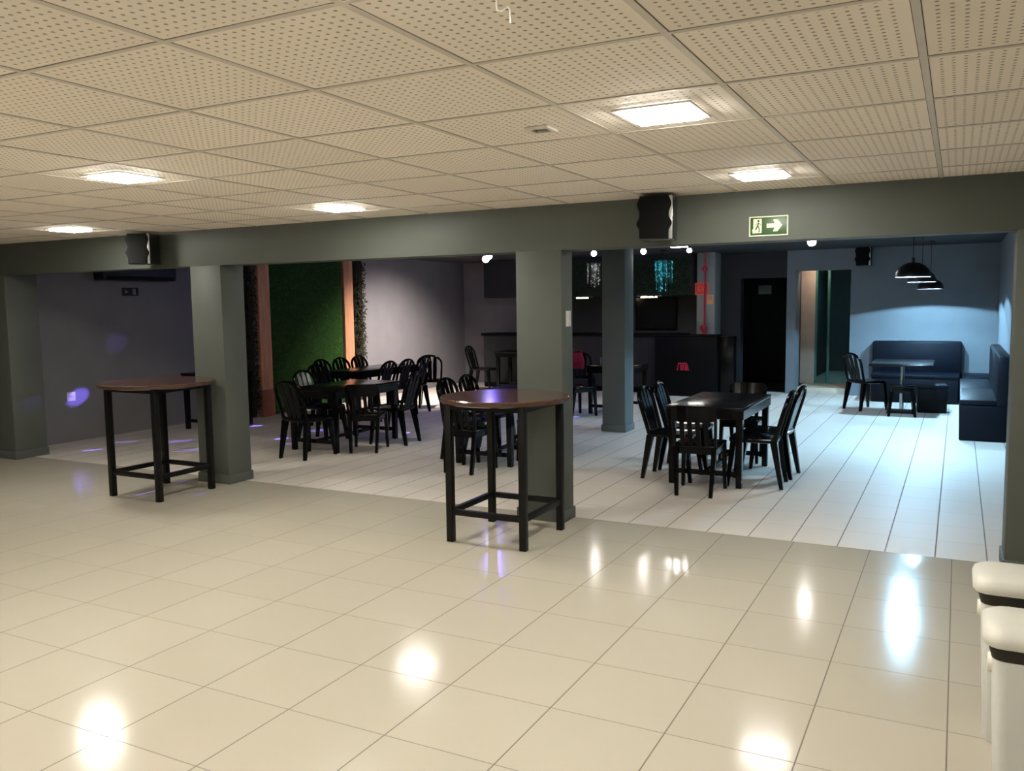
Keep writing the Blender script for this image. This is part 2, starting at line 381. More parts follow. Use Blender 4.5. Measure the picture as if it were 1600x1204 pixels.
# ------------------------------------------------------------------ violet party light with its beams
DL = Vector((-6.55, 11.85, 2.47))
t = thing('party_light', 'small violet party light on the ceiling over the bar tables', 'party light', DL)
MB().box(-.16, .16, -.05, .05, .03, .08, .008).obj('lamp_bar', 'silver', t)
MB().lathe([(.02, .05), (.05, .04), (.055, .0), (.05, -.01)]).obj('housing', 'black', t)
MB().sphere((0, 0, -.015), .050, 10).obj('lens', 'violet', t)
MB().cyl(0, 0, .07, ZB-DL.z, .015).obj('stem', 'steel', t)
def beam(target, size, power, col=(.22, .16, 1.)):
    L = bpy.data.lights.new('party_beam', 'SPOT'); L.energy = power; L.color = col; L.spot_size = math.radians(size); L.spot_blend = .7; L.shadow_soft_size = .01
    o = bpy.data.objects.new('party_beam', L); C.objects.link(o)
    o.location = Vector((0, 0, -.075)); o.parent = t
    d = Vector(target)-(DL+Vector((0, 0, -.075))); o.rotation_euler = d.to_track_quat('-Z', 'Y').to_euler()
for tgt, sz, pw in (((-10.2, 7.27, .57), 2.3, 1500), ((-10.2, 7.9, 1.25), 3.2, 60), ((-9.57, 6.2, .62), 1.6, 220),
                    ((-9.34, 6.8, 0), 1.1, 600), ((-9.5, 7.4, 0), 1.6, 160), ((-6.65, 5.4, 0), 1.1, 900), ((-6.75, 5.98, 0), 1.1, 700), ((-6.19, 5.57, 0), 1.0, 300),
                    ((-7.49, 7.73, 0), 1.2, 800), ((-7.78, 8.42, 0), 1.6, 600), ((-8.99, 9.18, 0), 2.0, 420), ((-6.84, 7.71, 0), 1.1, 500), ((-7.4, 8.1, 0), 1.0, 300),
                    ((-6.54, 9.47, 0), 1.6, 400), ((-5.07, 11.8, 0), 2.6, 90), ((-8.9, 7.7, 0), 2.5, 160), ((-8.2, 7.3, 0), 2.2, 120), ((-7.8, 9.2, 0), 3.4, 90)):
    beam(tgt, sz, pw*(4. if tgt[2] > 0 else 12.))

# ------------------------------------------------------------------ sockets, signs, speakers on the walls
t = thing('speaker', 'x', 'speaker')
def make_speaker(label, loc, rz, s=1., drop=0.):
    t = thing('loudspeaker', label, 'loudspeaker', loc, rz, 'black wall loudspeakers')
    W, H, D = .13*s, .30*s, .20*s
    # cabinet, front is -y
    MB().box(-W*.9, W*.9, -D*.55, D*.5, -H/2, H/2, .008*s).obj('cabinet', 'gloss', t)
    prof = []
    for i in range(25):                              # grille with a waist and two bulges
        z = -H/2+.008*s+(H-.016*s)*i/24; u = i/24
        w = W*(.74+.20*math.exp(-((u-.36)/.12)**2)+.17*math.exp(-((u-.82)/.15)**2)-.05*(u > .97)-.05*(u < .03))
        prof.append((w, z))
    rings = []
    for w, z in prof:
        rings.append([(-.012*s-w*math.cos(PI*j/10), -D*.55-.018*s*math.sin(PI*j/10)**.5-.004*s, z) for j in range(11)])
    MB().loft(rings, closed=True).obj('grille', 'grille', t)
    MB().box(W*.66, W*.86, -D*.56-.004, -D*.40, -H/2+.004, H/2-.004, .003).obj('trim_strip', 'silver', t)
    MB().box(-.05*s, .05*s, D*.5, D*.5+.075, -.05*s, .05*s).obj('wall_bracket', 'steel', t)
    return t
bpy.data.objects.remove(t)
make_speaker('black loudspeaker on the beam between the exit sign and the middle pillar', (-1.875, 5.835, 2.285), math.radians(10), 1.0)
make_speaker('black loudspeaker on the beam by the dark side wall', (-7.06, 5.835, 2.285), math.radians(24), .98)
make_speaker('small black loudspeaker on the back wall above the doorway corner', (-1.48, 16.08, 2.435), math.radians(0), 1.05)

t = thing('exit_sign', 'green exit sign with running figure and arrow on the beam', 'exit sign', (-1.155, YB, 2.21))
MB().box(-.128, .128, -.008, 0, -.066, .066, .002).obj('board', 'signgreen', t)
e = MB()
for a in ((-.128, .128, .059, .066), (-.128, .128, -.066, -.059), (-.128, -.121, -.059, .059), (.121, .128, -.059, .059)): e.box(a[0], a[1], -.0105, -.006, a[2], a[3])
e.obj('sign_border', 'signcream', t)
e = MB(); e.prism([(-.105, -.045), (-.045, -.045), (-.045, .050), (-.100, .050), (-.100, -.015), (-.108, -.022)], -.0105, -.007); e.obj('door_pictogram', 'signcream', t)
mn = MB()
mn.lathe([(.0075, -.0), (.0075, .003)], n=12, mat=Matrix.Translation((-.066, -.0105, .035)) @ Matrix.Rotation(PI/2, 4, 'X'))
for q in ([(-.076, .005), (-.068, .027), (-.060, .024), (-.067, .0)], [(-.076, .005), (-.067, .0), (-.082, -.026), (-.089, -.022)], [(-.072, .004), (-.066, .006), (-.056, -.020), (-.058, -.040), (-.065, -.038), (-.063, -.019)],
          [(-.069, .026), (-.072, .020), (-.086, .008), (-.088, .012)], [(-.062, .024), (-.060, .018), (-.051, .006), (-.049, .010)]):
    mn.prism(q, -.0125, -.010)
mn.obj('running_figure', 'signgreen', t)
MB().prism([(-.012, -.012), (.040, -.012), (.030, -.038), (.058, -.038), (.090, .002), (.058, .042), (.030, .042), (.040, .016), (-.012, .016)], -.0105, -.007).obj('arrow', 'signcream', t)

t = thing('dark_exit_sign', 'faint unlit exit sign on the dark side wall below the air conditioner', 'exit sign', (XL, 8.16, 1.945), PI/2)
MB().box(-.13, .13, -.008, 0, -.055, .055).obj('board', 'paint_dark', t)
MB().prism([(-.09, -.03), (-.03, 0), (-.09, .03)], -.011, -.007).obj('arrow', 'signgrey', t)
MB().box(.035, .085, -.011, -.007, -.042, .042).obj('door_pictogram', 'signgrey', t)

t = thing('wall_mounted_air_conditioner', 'long black air conditioner high on the dark side wall', 'air conditioner', (XL, 8.2, 2.2), PI/2)
MB().box(-.60, .60, -.20, 0, -.105, .105, .02).obj('body', 'acbody', t)
MB().box(-.55, .55, -.205, -.18, -.10, -.05, .004).obj('air_flap', 'blackmat', t)
t = thing('wall_socket', 'small white socket plate on the dark side wall', 'socket', (XL, 7.17, .585), PI/2)
MB().box(-.06, .06, -.010, 0, -.058, .058, .003).obj('plate', 'white', t)
s_ = MB()
for dx in (-.022, 0, .022): s_.cyl(0, 0, -.001, .001, .005, 8, Matrix.Translation((dx, -.0105, 0)) @ Matrix.Rotation(PI/2, 4, 'X'))
s_.obj('socket_hole', 'black', t)
t = thing('light_switch', 'white switch plate on the side of the pillar behind the round table', 'switch', (-2.689, 6.11, 1.59), PI/2)
MB().box(-.04, .04, -.012, 0, -.06, .06, .003).obj('plate', 'white', t)
MB().box(-.014, .014, -.018, -.011, -.025, .025, .003).obj('rocker', 'whitew', t)

t = thing('ceiling_outlet', 'small square fitting in a ceiling board near the closest light', 'ceiling fitting', (-1.60, 3.37, ZC-.001))
e = MB()
for a in ((-.055, .055, -.055, -.035), (-.055, .055, .035, .055), (-.055, -.035, -.035, .035), (.035, .055, -.035, .035)): e.box(*a, -.012, 0, .003)
e.obj('plate', 'whitew', t)
MB().box(-.034, .034, -.034, .034, -.004, 0).obj('recess', 'gap', t); MB().lathe([(.015, -.015), (.012, -.002)], n=14).obj('nozzle', 'silver', t)
tag(MB().tube([(0, 0, -.0035), (0, 0, -.02), (.001, .001, -.032), (.010, .008, -.034), (.022, .016, -.022), (.027, .018, -.030), (.028, .018, -.062)], .0022, 6).obj('hanging_wire', 'whitew', loc=(-1.018, 1.90, ZC)), 'thin pale wire end hanging from a ceiling board', 'wire')

# ------------------------------------------------------------------ turf wall and boards on the far side wall
XW = -9.65
t = thing('turf_panel', 'tall artificial turf panel between two salmon boards', 'turf panel', (XW, 11.15, 0))
MB().box(0, .03, -.89, .89, .02, 2.58).obj('backing', 'grassback', t)
g = MB(); rng = random.Random(3)
for i in range(15000):
    y = rng.uniform(-.87, .87); z = rng.uniform(.03, 2.57); L = rng.uniform(.02, .05); a = rng.uniform(-1, 1); dz = rng.uniform(-.6, .3)*L; wd = .004
    g.add([(.028, y-wd, z), (.028, y+wd, z), (.028+L*.8, y+a*L*.6, z+dz)], [(0, 1, 2)])
tag(g.obj('turf', 'grass', t), kind='stuff')
def board(y, label):
    t = thing('wooden_board', label, 'wooden board', (XW, y, 0), 0, 'salmon boards beside the turf panel')
    MB().box(0, .07, -.125, .125, .42, 2.59, .006).obj('upper_board', 'post', t)
    MB().box(0, .085, -.135, .135, .0, .42, .006).obj('base_board', 'postbase', t)
board(10.10, 'salmon wooden board at the edge of the turf panel next to the pillar')
board(12.19, 'salmon wooden board at the edge of the turf panel next to the pale wall')
def leafstrip(y0, y1, label, seed):
    t = thing('foliage_strip', label, 'foliage strip', (XW, (y0+y1)/2, 0), 0, 'strips of dried foliage beside the boards')
    h = (y1-y0)/2; MB().box(0, .03, -h*.85, h*.8, .02, 2.58).obj('backing', 'dry', t)
    g = MB(); rng = random.Random(seed)
    for i in range(1500):
        y = rng.gauss(0, h*.55); z = rng.uniform(.09, 2.50); L = rng.uniform(.03, .07); a = rng.uniform(0, 2*PI); o = rng.uniform(.03, .11)
        if abs(y) > h*.85: continue
        c, s = math.cos(a), math.sin(a)
        g.add([(o, y, z), (o+.012, y+L*.5*c-.013*s, z+L*.5*s+.013*c), (o+.02, y+L*c, z+L*s), (o+.012, y+L*.5*c+.013*s, z+L*.5*s-.013*c)], [(0, 1, 2, 3)])
    tag(g.obj('foliage', 'dry', t), kind='stuff')
leafstrip(9.70, 9.90, 'narrow dark foliage strip against the salmon board nearer the pillar', 5)
leafstrip(12.37, 12.66, 'dark brown foliage strip between the salmon board and the pale wall', 6)

# ------------------------------------------------------------------ the bar
t = thing('bar_counter', 'long dark bar counter along the back', 'bar counter', (-6.6, 15.5, 0))
MB().box(-2.12, 2.05, 0, .5, .0, 1.06).obj('counter_front', 'counter', t)
MB().box(-2.16, 2.07, -.05, .55, 1.06, 1.11, .006).obj('counter_top', 'blackmat', t)
MB().box(-2.10, 2.04, -.012, 0, .0, .10).obj('kick_plate', 'blackmat', t)
t = thing('bar_canopy', 'black canopy over the bar carrying dark green foliage', 'bar canopy', (-6.5, 15.6, 1.83))
MB().box(-2.25, 2.13, 0, .65, .0, ZB-1.836).obj('fascia', 'paint_dark', t)
g = MB(); rng = random.Random(11)
for i in range(5200):
    x = rng.uniform(-.9, 2.1); z = rng.uniform(.02, ZB-1.93); L = rng.uniform(.04, .085); a = rng.uniform(0, 2*PI); o = -rng.uniform(.0, .06)
    c, s = math.cos(a), math.sin(a)
    g.add([(x, o, z), (x+L*.5*c-.016*s, o-.012, z+L*.5*s+.016*c), (x+L*c, o-.02, z+L*s), (x+L*.5*c+.016*s, o-.012, z+L*.5*s-.016*c)], [(0, 1, 2, 3)])
tag(g.obj('foliage', 'leaf', t), kind='stuff')
def strip(x0, x1, label):
    t = thing('strip_light', label, 'strip light', ((x0+x1)/2, 15.62, 1.829), 0, 'warm strip lights under the bar canopy')
    h = (x1-x0)/2
    MB().box(-h, h, -.02, .02, -.018, 0).obj('housing', 'silver', t); MB().box(-h*.75, h*.55, -.03, .0, -.04, -.018, .006).obj('tube_lamp', 'strip', t)
strip(-6.72, -6.34, 'warm strip light under the canopy next to the middle pillar')
strip(-5.42, -4.92, 'warm strip light under the canopy below the teal chandelier')
t = thing('wall_screen', 'black screen on the bar wall beside the red pipe', 'screen', (-5.55, 17.195, 1.47))
MB().box(-.44, .44, -.06, 0, -.34, .34, .006).obj('casing', 'blackmat', t); MB().box(-.42, .42, -.064, -.058, -.32, .32).obj('screen', 'gloss', t)

def chandelier(label, loc, mat, seed, nst, rad, drop):
    t = thing('chandelier', label, 'chandelier', loc, 0, 'crystal chandeliers before the bar canopy')
    rng = random.Random(seed); top = ZB-loc[2]
    MB().tube([(0, 0, .02), (0, 0, top-.002)], .006, 6).obj('chain', 'steel', t)
    MB().lathe([(.05, top-.03), (.05, top-.002)]).obj('ceiling_rose', 'steel', t)
    fr = MB()
    for R, z in ((rad, 0), (rad*.6, .05)):
        fr.tube([(R*math.cos(2*PI*k/20), R*math.sin(2*PI*k/20), z) for k in range(21)], .006, 6)
    for k in range(6): fr.tube([(0, 0, .1), (rad*math.cos(PI*k/3), rad*math.sin(PI*k/3), 0)], .004, 5)
    fr.obj('ring_frame', 'steel', t)
    for k in range(nst):
        a = 2*PI*k/nst+rng.uniform(-.2, .2); R = rad*rng.choice((1, 1, .6, .35)); R *= rng.uniform(.7, 1.); x, y = R*math.cos(a), R*math.sin(a)
        L = drop*rng.uniform(.3, 1.); z = -rng.uniform(0, .05); s = MB()
        s.tube([(x, y, .01), (x, y, -L)], .0007, 4)
        while z > -L:
            h = rng.uniform(.012, .026); wq = h*.42
            if rng.random() < .46*(1+z/L*.7):
                s.add([(x, y, z), (x+wq, y, z-h), (x, y+wq, z-h), (x-wq, y, z-h), (x, y-wq, z-h), (x, y, z-2*h)], [(0, 1, 2), (0, 2, 3), (0, 3, 4), (0, 4, 1), (5, 2, 1), (5, 3, 2), (5, 4, 3), (5, 1, 4)])
            z -= 2*h+.008
        if s.v: s.obj('crystal_strand', mat, t)
chandelier('pale crystal chandelier in the gap between the pillar and the slim column', (-5.86, 14.5, 2.42), 'crystal', 21, 20, .13, .46)
chandelier('teal glowing crystal chandelier beside the slim column', (-4.57, 14.5, 2.42), 'teal', 22, 26, .18, .54)

# red riser with its signs on a column behind the counter
pillar(-4.33, -3.99, 15.8, 16.25, ZB, 'grey column carrying the red pipe', 'paint_lit')
t = thing('fire_pipe', 'red fire pipe with two valves on the grey column', 'pipe', (-4.165, 15.74, 0))
MB().tube([(0, 0, 1.10), (0, 0, ZB)], .018, 10).obj('pipe', 'red', t)
v = MB(); v.sphere((0, -.01, 2.30), .05, 12); v.tube([(-.06, -.03, 2.30), (.06, -.03, 2.30)], .012); v.obj('upper_valve', 'red', t)
v = MB(); v.sphere((-.01, -.02, 1.21), .065, 12); v.lathe([(.05, 1.11), (.03, 1.16)]); v.obj('lower_valve', 'red', t)
t = thing('hydrant_sign', 'square red fire sign on the grey column', 'sign', (-4.235, 15.792, 1.937))
MB().box(-.125, .125, -.006, .006, -.112, .112).obj('board', 'signred', t)
e = MB()
for a in ((-.125, .125, .096, .112), (-.125, .125, -.112, -.096), (-.125, -.109, -.096, .096), (.109, .125, -.096, .096)): e.box(a[0], a[1], -.009, -.005, a[2], a[3])
e.obj('sign_border', 'signpink', t)
e = MB()
for a in ((-.07, -.055, -.045, .05), (-.07, -.01, .036, .05), (-.07, -.01, -.045, -.031), (-.02, -.01, -.045, .05)): e.box(a[0], a[1], -.009, -.005, a[2], a[3])
e.prism([(.015, -.05), (.075, 0), (.04, .0), (.015, .05)], -.009, -.005)
e.obj('fire_pictogram', 'signpink', t)
t = thing('small_sign', 'small peach sign beside the red pipe', 'sign', (-4.075, 15.79, 1.737))
MB().box(-.062, .062, -.006, .006, -.085, .085).obj('board', 'signtan', t)
MB().lathe([(.030, -.002), (.030, .0), (.02, .0), (.02, -.002)], n=14, mat=Matrix.Translation((0, -.007, .03)) @ Matrix.Rotation(PI/2, 4, 'X')).obj('round_pictogram', 'signbrown', t)

t = thing('display_counter', 'tall black counter box with a small red glowing emblem', 'counter', (-4.35, 15.1, 0))
MB().box(-.56, .58, 0, .32, 0, 1.09, .008).obj('body', 'blackmat', t)
MB().box(.58, .85, .10, .32, 0, 1.085, .006).obj('side_cabinet', 'blackw', t)
MB().box(-.60, .60, -.02, .33, 1.085, 1.115, .004).obj('top', 'blackmat', t)
e = MB()
for q in ([(-.17, .47), (-.14, .47), (-.11, .60), (-.13, .60)], [(-.13, .61), (.10, .61), (.09, .58), (-.12, .58)], [(-.075, .47), (-.035, .47), (-.035, .57), (-.075, .57)], [(-.02, .47), (.02, .47), (.02, .57), (-.02, .57)], [(.05, .47), (.11, .47), (.09, .57), (.05, .57)], [(.12, .47), (.16, .47), (.12, .59), (.10, .59)]):
    e.prism([(x*.68-.03, z) for x, z in q], -.008, -.001)
e.obj('red_emblem', 'ledred', t)

# ------------------------------------------------------------------ furniture
GC = 'black plastic chairs around the low tables'
def make_arch_chair(label):
    t = thing('arch_back_chair', label, 'chair', (0, 0, 0), 0, GC)
    def ring(z, s, hh):                               # rounded square
        pts = []
        for cx, cy, a0 in ((.15, .16, 0), (-.15, .16, PI/2), (-.14, -.15, PI), (.14, -.15, 3*PI/2)):
            for k in range(5):
                a = a0+PI/2*k/4; pts.append((s*(cx+.065*math.cos(a)), s*(cy+.065*math.sin(a)), z))
        return pts
    MB().loft([ring(.415, .93, 0), ring(.42, .985, 0), ring(.445, 1., 0), ring(.452, .96, 0), ring(.444, .80, 0), ring(.440, .4, 0)]).obj('seat', 'black', t)
    for sx in (-1, 1):
        MB().taper((sx*.205, .225, 0), (sx*.175, .175, .43), .014, .015, .030, .028).obj('leg', 'black', t)
        MB().taper((sx*.185, -.255, 0), (sx*.165, -.180, .43), .015, .017, .030, .032).obj('leg', 'black', t)
    def P(x, z):                                      # back plane, leaning
        return (x, -.185-.27*(z-.42)-.05*(z-.42)**2-.10*(.2*.2-x*x)*0, z)
    pts = [P(-.175, .40), P(-.183, .52), P(-.193, .64), P(-.198, .74)]
    for k in range(1, 12):
        a = PI-PI*k/12; pts.append(P(.198*math.cos(a), .745+.135*math.sin(a)))
    pts += [P(.198, .74), P(.193, .64), P(.183, .52), P(.175, .40)]
    MB().tube(pts, .021, 8, .017).obj('back_frame', 'black', t)
    for x, zt in ((-.095, .855), (0, .878), (.095, .855)):
        s = MB(); n = 7; L = [P(x*(.75+.25*(i/n)), .43+(zt-.43)*i/n) for i in range(n+1)]
        s.loft([[(p[0]-wd, p[1]-.006, p[2]), (p[0]+wd, p[1]-.006, p[2]), (p[0]+wd, p[1]+.006, p[2]), (p[0]-wd, p[1]+.006, p[2])] for i, p in enumerate(L) for wd in [.024+.010*math.sin(PI*i/n)]], smooth=False)
        s.obj('slat', 'black', t)
    e = MB(); e.tube([P(-.17, .455), P(0, .45), P(.17, .455)], .018, 6, .012); e.obj('back_rail', 'black', t)
    return t
def make_flat_chair(label):
    t = thing('flat_back_chair', label, 'chair', (0, 0, 0), 0, GC)
    MB().box(-.205, .205, -.20, .215, .425, .452, .012).obj('seat', 'black', t)
    a = MB(); a.box(-.18, .18, .165, .185, .37, .43); a.box(-.18, .18, -.185, -.165, .37, .43); a.box(-.19, -.17, -.17, .17, .37, .43); a.box(.17, .19, -.17, .17, .37, .43); a.obj('seat_frame', 'black', t)
    for sx in (-1, 1):
        MB().taper((sx*.195, .20, 0), (sx*.18, .18, .43), .015, .015, .022, .022).obj('leg', 'black', t)
        MB().taper((sx*.150, -.235, 0), (sx*.17, -.185, .43), .016, .018, .022, .024).obj('leg', 'black', t)
    Y = lambda z: -.185-.20*(z-.42)
    fr = MB()
    for sx in (-1, 1): fr.tube([(sx*.175, Y(.40), .40), (sx*.182, Y(.55), .55), (sx*.188, Y(.72), .72)], .019, 8, .015)
    fr.obj('back_post', 'black', t)
    # wide top band, curved and with rounded corners
    s = MB(); n = 14; rings = []
    for i in range(n+1):
        x = -.20+.40*i/n; b = -.035*(1-(x/.2)**2); c = .81-.035*max(0, (abs(x)-.14)/.06)**2; z0 = .665+.01*max(0, (abs(x)-.14)/.06)
        rings.append([(x, Y(z0)+b-.009, z0), (x, Y(c)+b-.009, c), (x, Y(c)+b+.009, c), (x, Y(z0)+b+.009, z0)])
    s.loft(rings, smooth=False); s.obj('top_band', 'black', t)
    for x in (-.105, -.035, .035, .105):
        s = MB(); b = -.03*(1-(x/.2)**2)
        s.loft([[(x-.020, Y(z)+q-.006, z), (x+.020, Y(z)+q-.006, z), (x+.020, Y(z)+q+.006, z), (x-.020, Y(z)+q+.006, z)] for z, q in ((.43, 0), (.55, b*.6), (.68, b))], smooth=False)
        s.obj('slat', 'black', t)
    return t
def make_table(label, L, W=.72, H=.745, name='dining_table'):
    """long axis along y"""
    t = thing(name, label, 'table', (0, 0, 0), 0, 'low black tables beyond the beam')
    MB().box(-W/2, W/2, -L/2, L/2, H-.03, H, .005).obj('table_top', 'blackw', t)
    a = MB()
    for s in (-1, 1):
        a.box(s*(W/2-.012)-.010, s*(W/2-.012)+.010, -L/2+.02, L/2-.02, H-.11, H-.03); a.box(-W/2+.02, W/2-.02, s*(L/2-.012)-.010, s*(L/2-.012)+.010, H-.11, H-.03)
    a.obj('apron', 'blackw', t)
    for sx in (-1, 1):
        for sy in (-1, 1):
            MB().taper((sx*(W/2-.045), sy*(L/2-.06), 0), (sx*(W/2-.045), sy*(L/2-.06), H-.03), .026, .026, .032, .032).obj('leg', 'blackw', t)
    for sy in (-1, 1): MB().box(-W/2+.06, W/2-.06, sy*(L/2-.06)-.012, sy*(L/2-.06)+.012, .10, .145).obj('end_rail', 'blackw', t)
    MB().box(-.018, .018, -L/2+.07, L/2-.07, .105, .14).obj('long_rail', 'blackw', t)
    return t
N, S, E_, W_ = 0, PI, -PI/2, PI/2                      # a chair faces +y at 0
ac = make_arch_chair('black arched chair by the blue lit table, column side, nearer of two')
ac.location = (-2.43, 8.07, 0); ac.rotation_euler.z = E_
fc = make_flat_chair('black flat-topped chair at the near end of the blue lit table')
fc.location = (-2.03, 7.54, 0); fc.rotation_euler.z = N+.05
tb = make_table('long black table before the counter box, its side lit blue', 1.30)
tb.location = (-2.05, 8.40, 0)
A = lambda x, y, rz, label: dup(ac, (x, y, 0), rz, label, GC)
F = lambda x, y, rz, label: dup(fc, (x, y, 0), rz, label, GC)
A(-2.42, 8.56, E_+.06, 'black arched chair by the blue lit table, column side, farther of two')
A(-1.64, 8.07, W_+.06, 'black arched chair by the blue lit table, lounge side, nearer of two')
A(-1.62, 8.57, W_-.04, 'black arched chair by the blue lit table, lounge side, farther of two')
F(-2.03, 9.28, S, 'black flat-topped chair at the far end of the blue lit table')
# middle table behind the round high table
dup(tb, (-4.45, 8.47, 0), 0, 'black table half hidden behind the round high table')
A(-4.80, 8.18, E_, 'black arched chair behind the round high table, nearer of the two on the turf side')
A(-4.80, 8.66, E_+.03, 'black arched chair behind the round high table, farther of the two on the turf side')
F(-4.45, 7.58, N, 'black flat-topped chair straight behind the legs of the round high table')
F(-4.02, 8.42, W_, 'black flat-topped chair between the round high table and its pillar')
# table between the pillars
dup(tb, (-6.72, 8.42, 0), 0, 'black table between the two pillars, in front of the turf panel')
A(-6.58, 7.55, N-.05, 'black arched chair at the near end of the table between the pillars')
F(-6.20, 8.17, .42, 'black flat-topped chair turned at the corner of the table between the pillars')
A(-6.22, 8.74, W_+.12, 'black arched chair on the bar side of the table between the pillars')
A(-7.20, 8.55, E_, 'black arched chair on the turf side of the table between the pillars')
# far row in front of the turf and the pale wall
td = make_table('long black table in front of the turf panel and the pale wall', 1.62, .62)
td.location = (-8.12, 10.89, 0)
A(-8.03, 9.76, N, 'black arched chair at the near end of the table by the turf panel')
for y, l in ((10.42, 'nearest'), (10.89, 'middle'), (11.36, 'farthest')):
    A(-8.47, y, E_, 'black arched chair with its back to the turf panel, %s of three' % l)
A(-7.78, 10.42, W_, 'black arched chair, bar side of the turf panel table, nearest of three')
A(-7.78, 10.89, W_, 'black arched chair, bar side of the turf panel table, middle of three')
A(-7.77, 11.36, W_, 'black arched chair, bar side of the turf panel table, farthest of three')
A(-7.86, 12.15, .48, 'black arched chair standing apart before the pale wall, its back to the viewer')
# by the bar
make_table('black table against the bar counter beside the middle pillar', .62, .56, .79).location = (-7.72, 14.95, 0)
A(-8.30, 14.72, E_+.1, 'black arched chair beside the bar end, next to the plain wall')
te = make_table('black table half hidden by the slim column', .75, .75); te.location = (-4.68, 12.56, 0)
F(-5.10, 11.95, -.5, 'black flat-topped chair at the table half hidden by the slim column, nearest the viewer')
A(-5.72, 13.58, N+.25, 'black arched chair with a dark red bag on its back, before the bar')
t = thing('bag', 'dark red bag hanging on a black chair before the bar', 'bag', (-5.66, 13.235, .60), .25)
b_ = MB(); rings = []
for k in range(9):
    u = k/8; wv = .12+.03*math.sin(PI*u)-.03*u; dv = .03+.025*math.sin(PI*u)
    rings.append([(wv*math.copysign(abs(math.cos(2*PI*q/20))**.6, math.cos(2*PI*q/20)), -.035+dv*math.copysign(abs(math.sin(2*PI*q/20))**.7, math.sin(2*PI*q/20)), .01+.27*u) for q in range(20)])
b_.loft(rings).obj('pouch', 'clothred', t)
MB().tube([(-.09, -.03, .27), (-.08, -.01, .31), (-.05, .04, .325), (.05, .04, .325), (.08, -.01, .31), (.09, -.03, .27)], .009, 6).obj('strap', 'clothred', t)
for i, (x, y, l) in enumerate(((-4.98, 12.66, 'small clear glass on the table by the slim column, farther from it'), (-4.88, 12.70, 'small clear glass on the table by the slim column, closer to it'))):
    if i == 0:
        gl = MB().lathe([(.028, 0), (.034, .10), (.031, .10), (.026, .006)], n=16).obj('drinking_glass', 'tumbler', loc=(x, y, .745)); tag(gl, l, 'glass', 'drinking glasses on the far table')
    else:
        g2 = gl.copy(); C.objects.link(g2); g2.location = (x, y, .745); g2['label'] = l
# by the dark side wall
make_table('dark table against the side wall, behind the pillar near the turf',   .70, .70, .80).location = (-9.36, 8.87, 0)

# high tables
def high_table(label, loc, r, lx, ly, rz=0.):
    t = thing('high_table', label, 'high table', loc, rz, 'round wooden high tables in the hall')
    MB().lathe([(r-.012, 1.005), (r, 1.012), (r, 1.038), (r-.008, 1.045), (r*.5, 1.0452), (.01, 1.0453)], n=64).obj('table_top', 'wood', t); tp = kids(t)[0]
    MB().lathe([(r+.002, 1.014), (r+.002, 1.034)], n=64, caps=False).obj('edge_band', 'woodedge', tp)
    for sx in (-1, 1):
        for sy in (-1, 1):
            MB().box(sx*lx-.025, sx*lx+.025, sy*ly-.025, sy*ly+.025, 0, 1.005, .003).obj('leg', 'steel', t)
    for s in (-1, 1):
        MB().box(-lx+.025, lx-.025, s*ly-.018, s*ly+.018, .20, .24, .002).obj('foot_rail', 'steel', t); MB().box(s*lx-.018, s*lx+.018, -ly+.025, ly-.025, .20, .24, .002).obj('foot_rail', 'steel', t)
    u = MB()
    for s in (-1, 1):
        u.box(-lx+.02, lx-.02, s*ly-.02, s*ly+.02, .965, 1.005); u.box(s*lx-.02, s*lx+.02, -ly+.02, ly-.02, .965, 1.005)
    u.obj('top_frame', 'steel', t)
high_table('brown round high table before the middle pillar, a violet reflection on its top', (-2.925, 5.505, 0), .475, .295, .31)
high_table('brown round high table before the pillar by the dark side wall', (-6.55, 5.485, 0), .508, .305, .30)

# ------------------------------------------------------------------ lounge corner
t = thing('bench', 'dark upholstered bench along the back wall of the lounge', 'bench', (-.62, 15.4, 0), 0, 'upholstered lounge benches')
MB().box(-.64, .66, .0, .80, 0, .40, .02).obj('base', 'vinyl', t)
MB().box(-.65, .67, -.01, .62, .40, .47, .025).obj('seat_cushion', 'vinyl', t)
MB().box(-.68, .69, .60, .845, .38, .985, .03).obj('backrest', 'vinyl', t)
t = thing('bench', 'dark upholstered bench along the blue lit side wall', 'bench', (.05, 11.52, 0), 0, 'upholstered lounge benches')
MB().box(.0, .50, 0, 3.0, 0, .43, .02).obj('base', 'vinyl', t)
for k in range(2): MB().box(-.005, .40, -.005+1.5*k, 1.5+1.5*k-.01, .43, .50, .025).obj('seat_cushion', 'vinyl', t)
MB().box(.38, .52, -.01, 3.0, .42, 1.02, .03).obj('backrest', 'vinyl', t)
t = thing('corner_seat', 'low dark corner seat between the two lounge benches', 'seat', (.31, 15.75, 0))
MB().box(-.22, .25, -.33, .46, 0, .38, .02).obj('base', 'vinyl', t); MB().box(-.225, .255, -.34, .47, .38, .455, .02).obj('cushion', 'vinyl', t)
t = thing('pedestal_table', 'black square table on a chrome post before the lounge bench', 'table', (-.72, 14.1, 0))
MB().box(-.42, .42, -.62, .62, .735, .76, .005).obj('table_top', 'blackw', t)
MB().cyl(0, 0, .03, .735, .03, 18).obj('post', 'chrome', t); MB().box(-.17, .17, -.17, .17, 0, .03, .006).obj('base_plate', 'steel', t)
MB().box(-.2, .2, -.2, .2, .715, .735).obj('top_plate', 'steel', t)
A(-1.24, 14.30, E_+.80, 'black arched chair at the lounge table, next to the doorway')
def stool(label, loc, rz):
    t = thing('stool', label, 'stool', loc, rz, 'black stools at the lounge table')
    MB().box(-.165, .165, -.165, .165, .425, .45, .012).obj('seat', 'black', t)
    MB().box(-.15, .15, -.15, .15, .34, .425, .006).obj('seat_apron', 'black', t)
    for sx in (-1, 1):
        for sy in (-1, 1): MB().taper((sx*.175, sy*.175, 0), (sx*.14, sy*.14, .36), .018, .018, .026, .026).obj('leg', 'black', t)
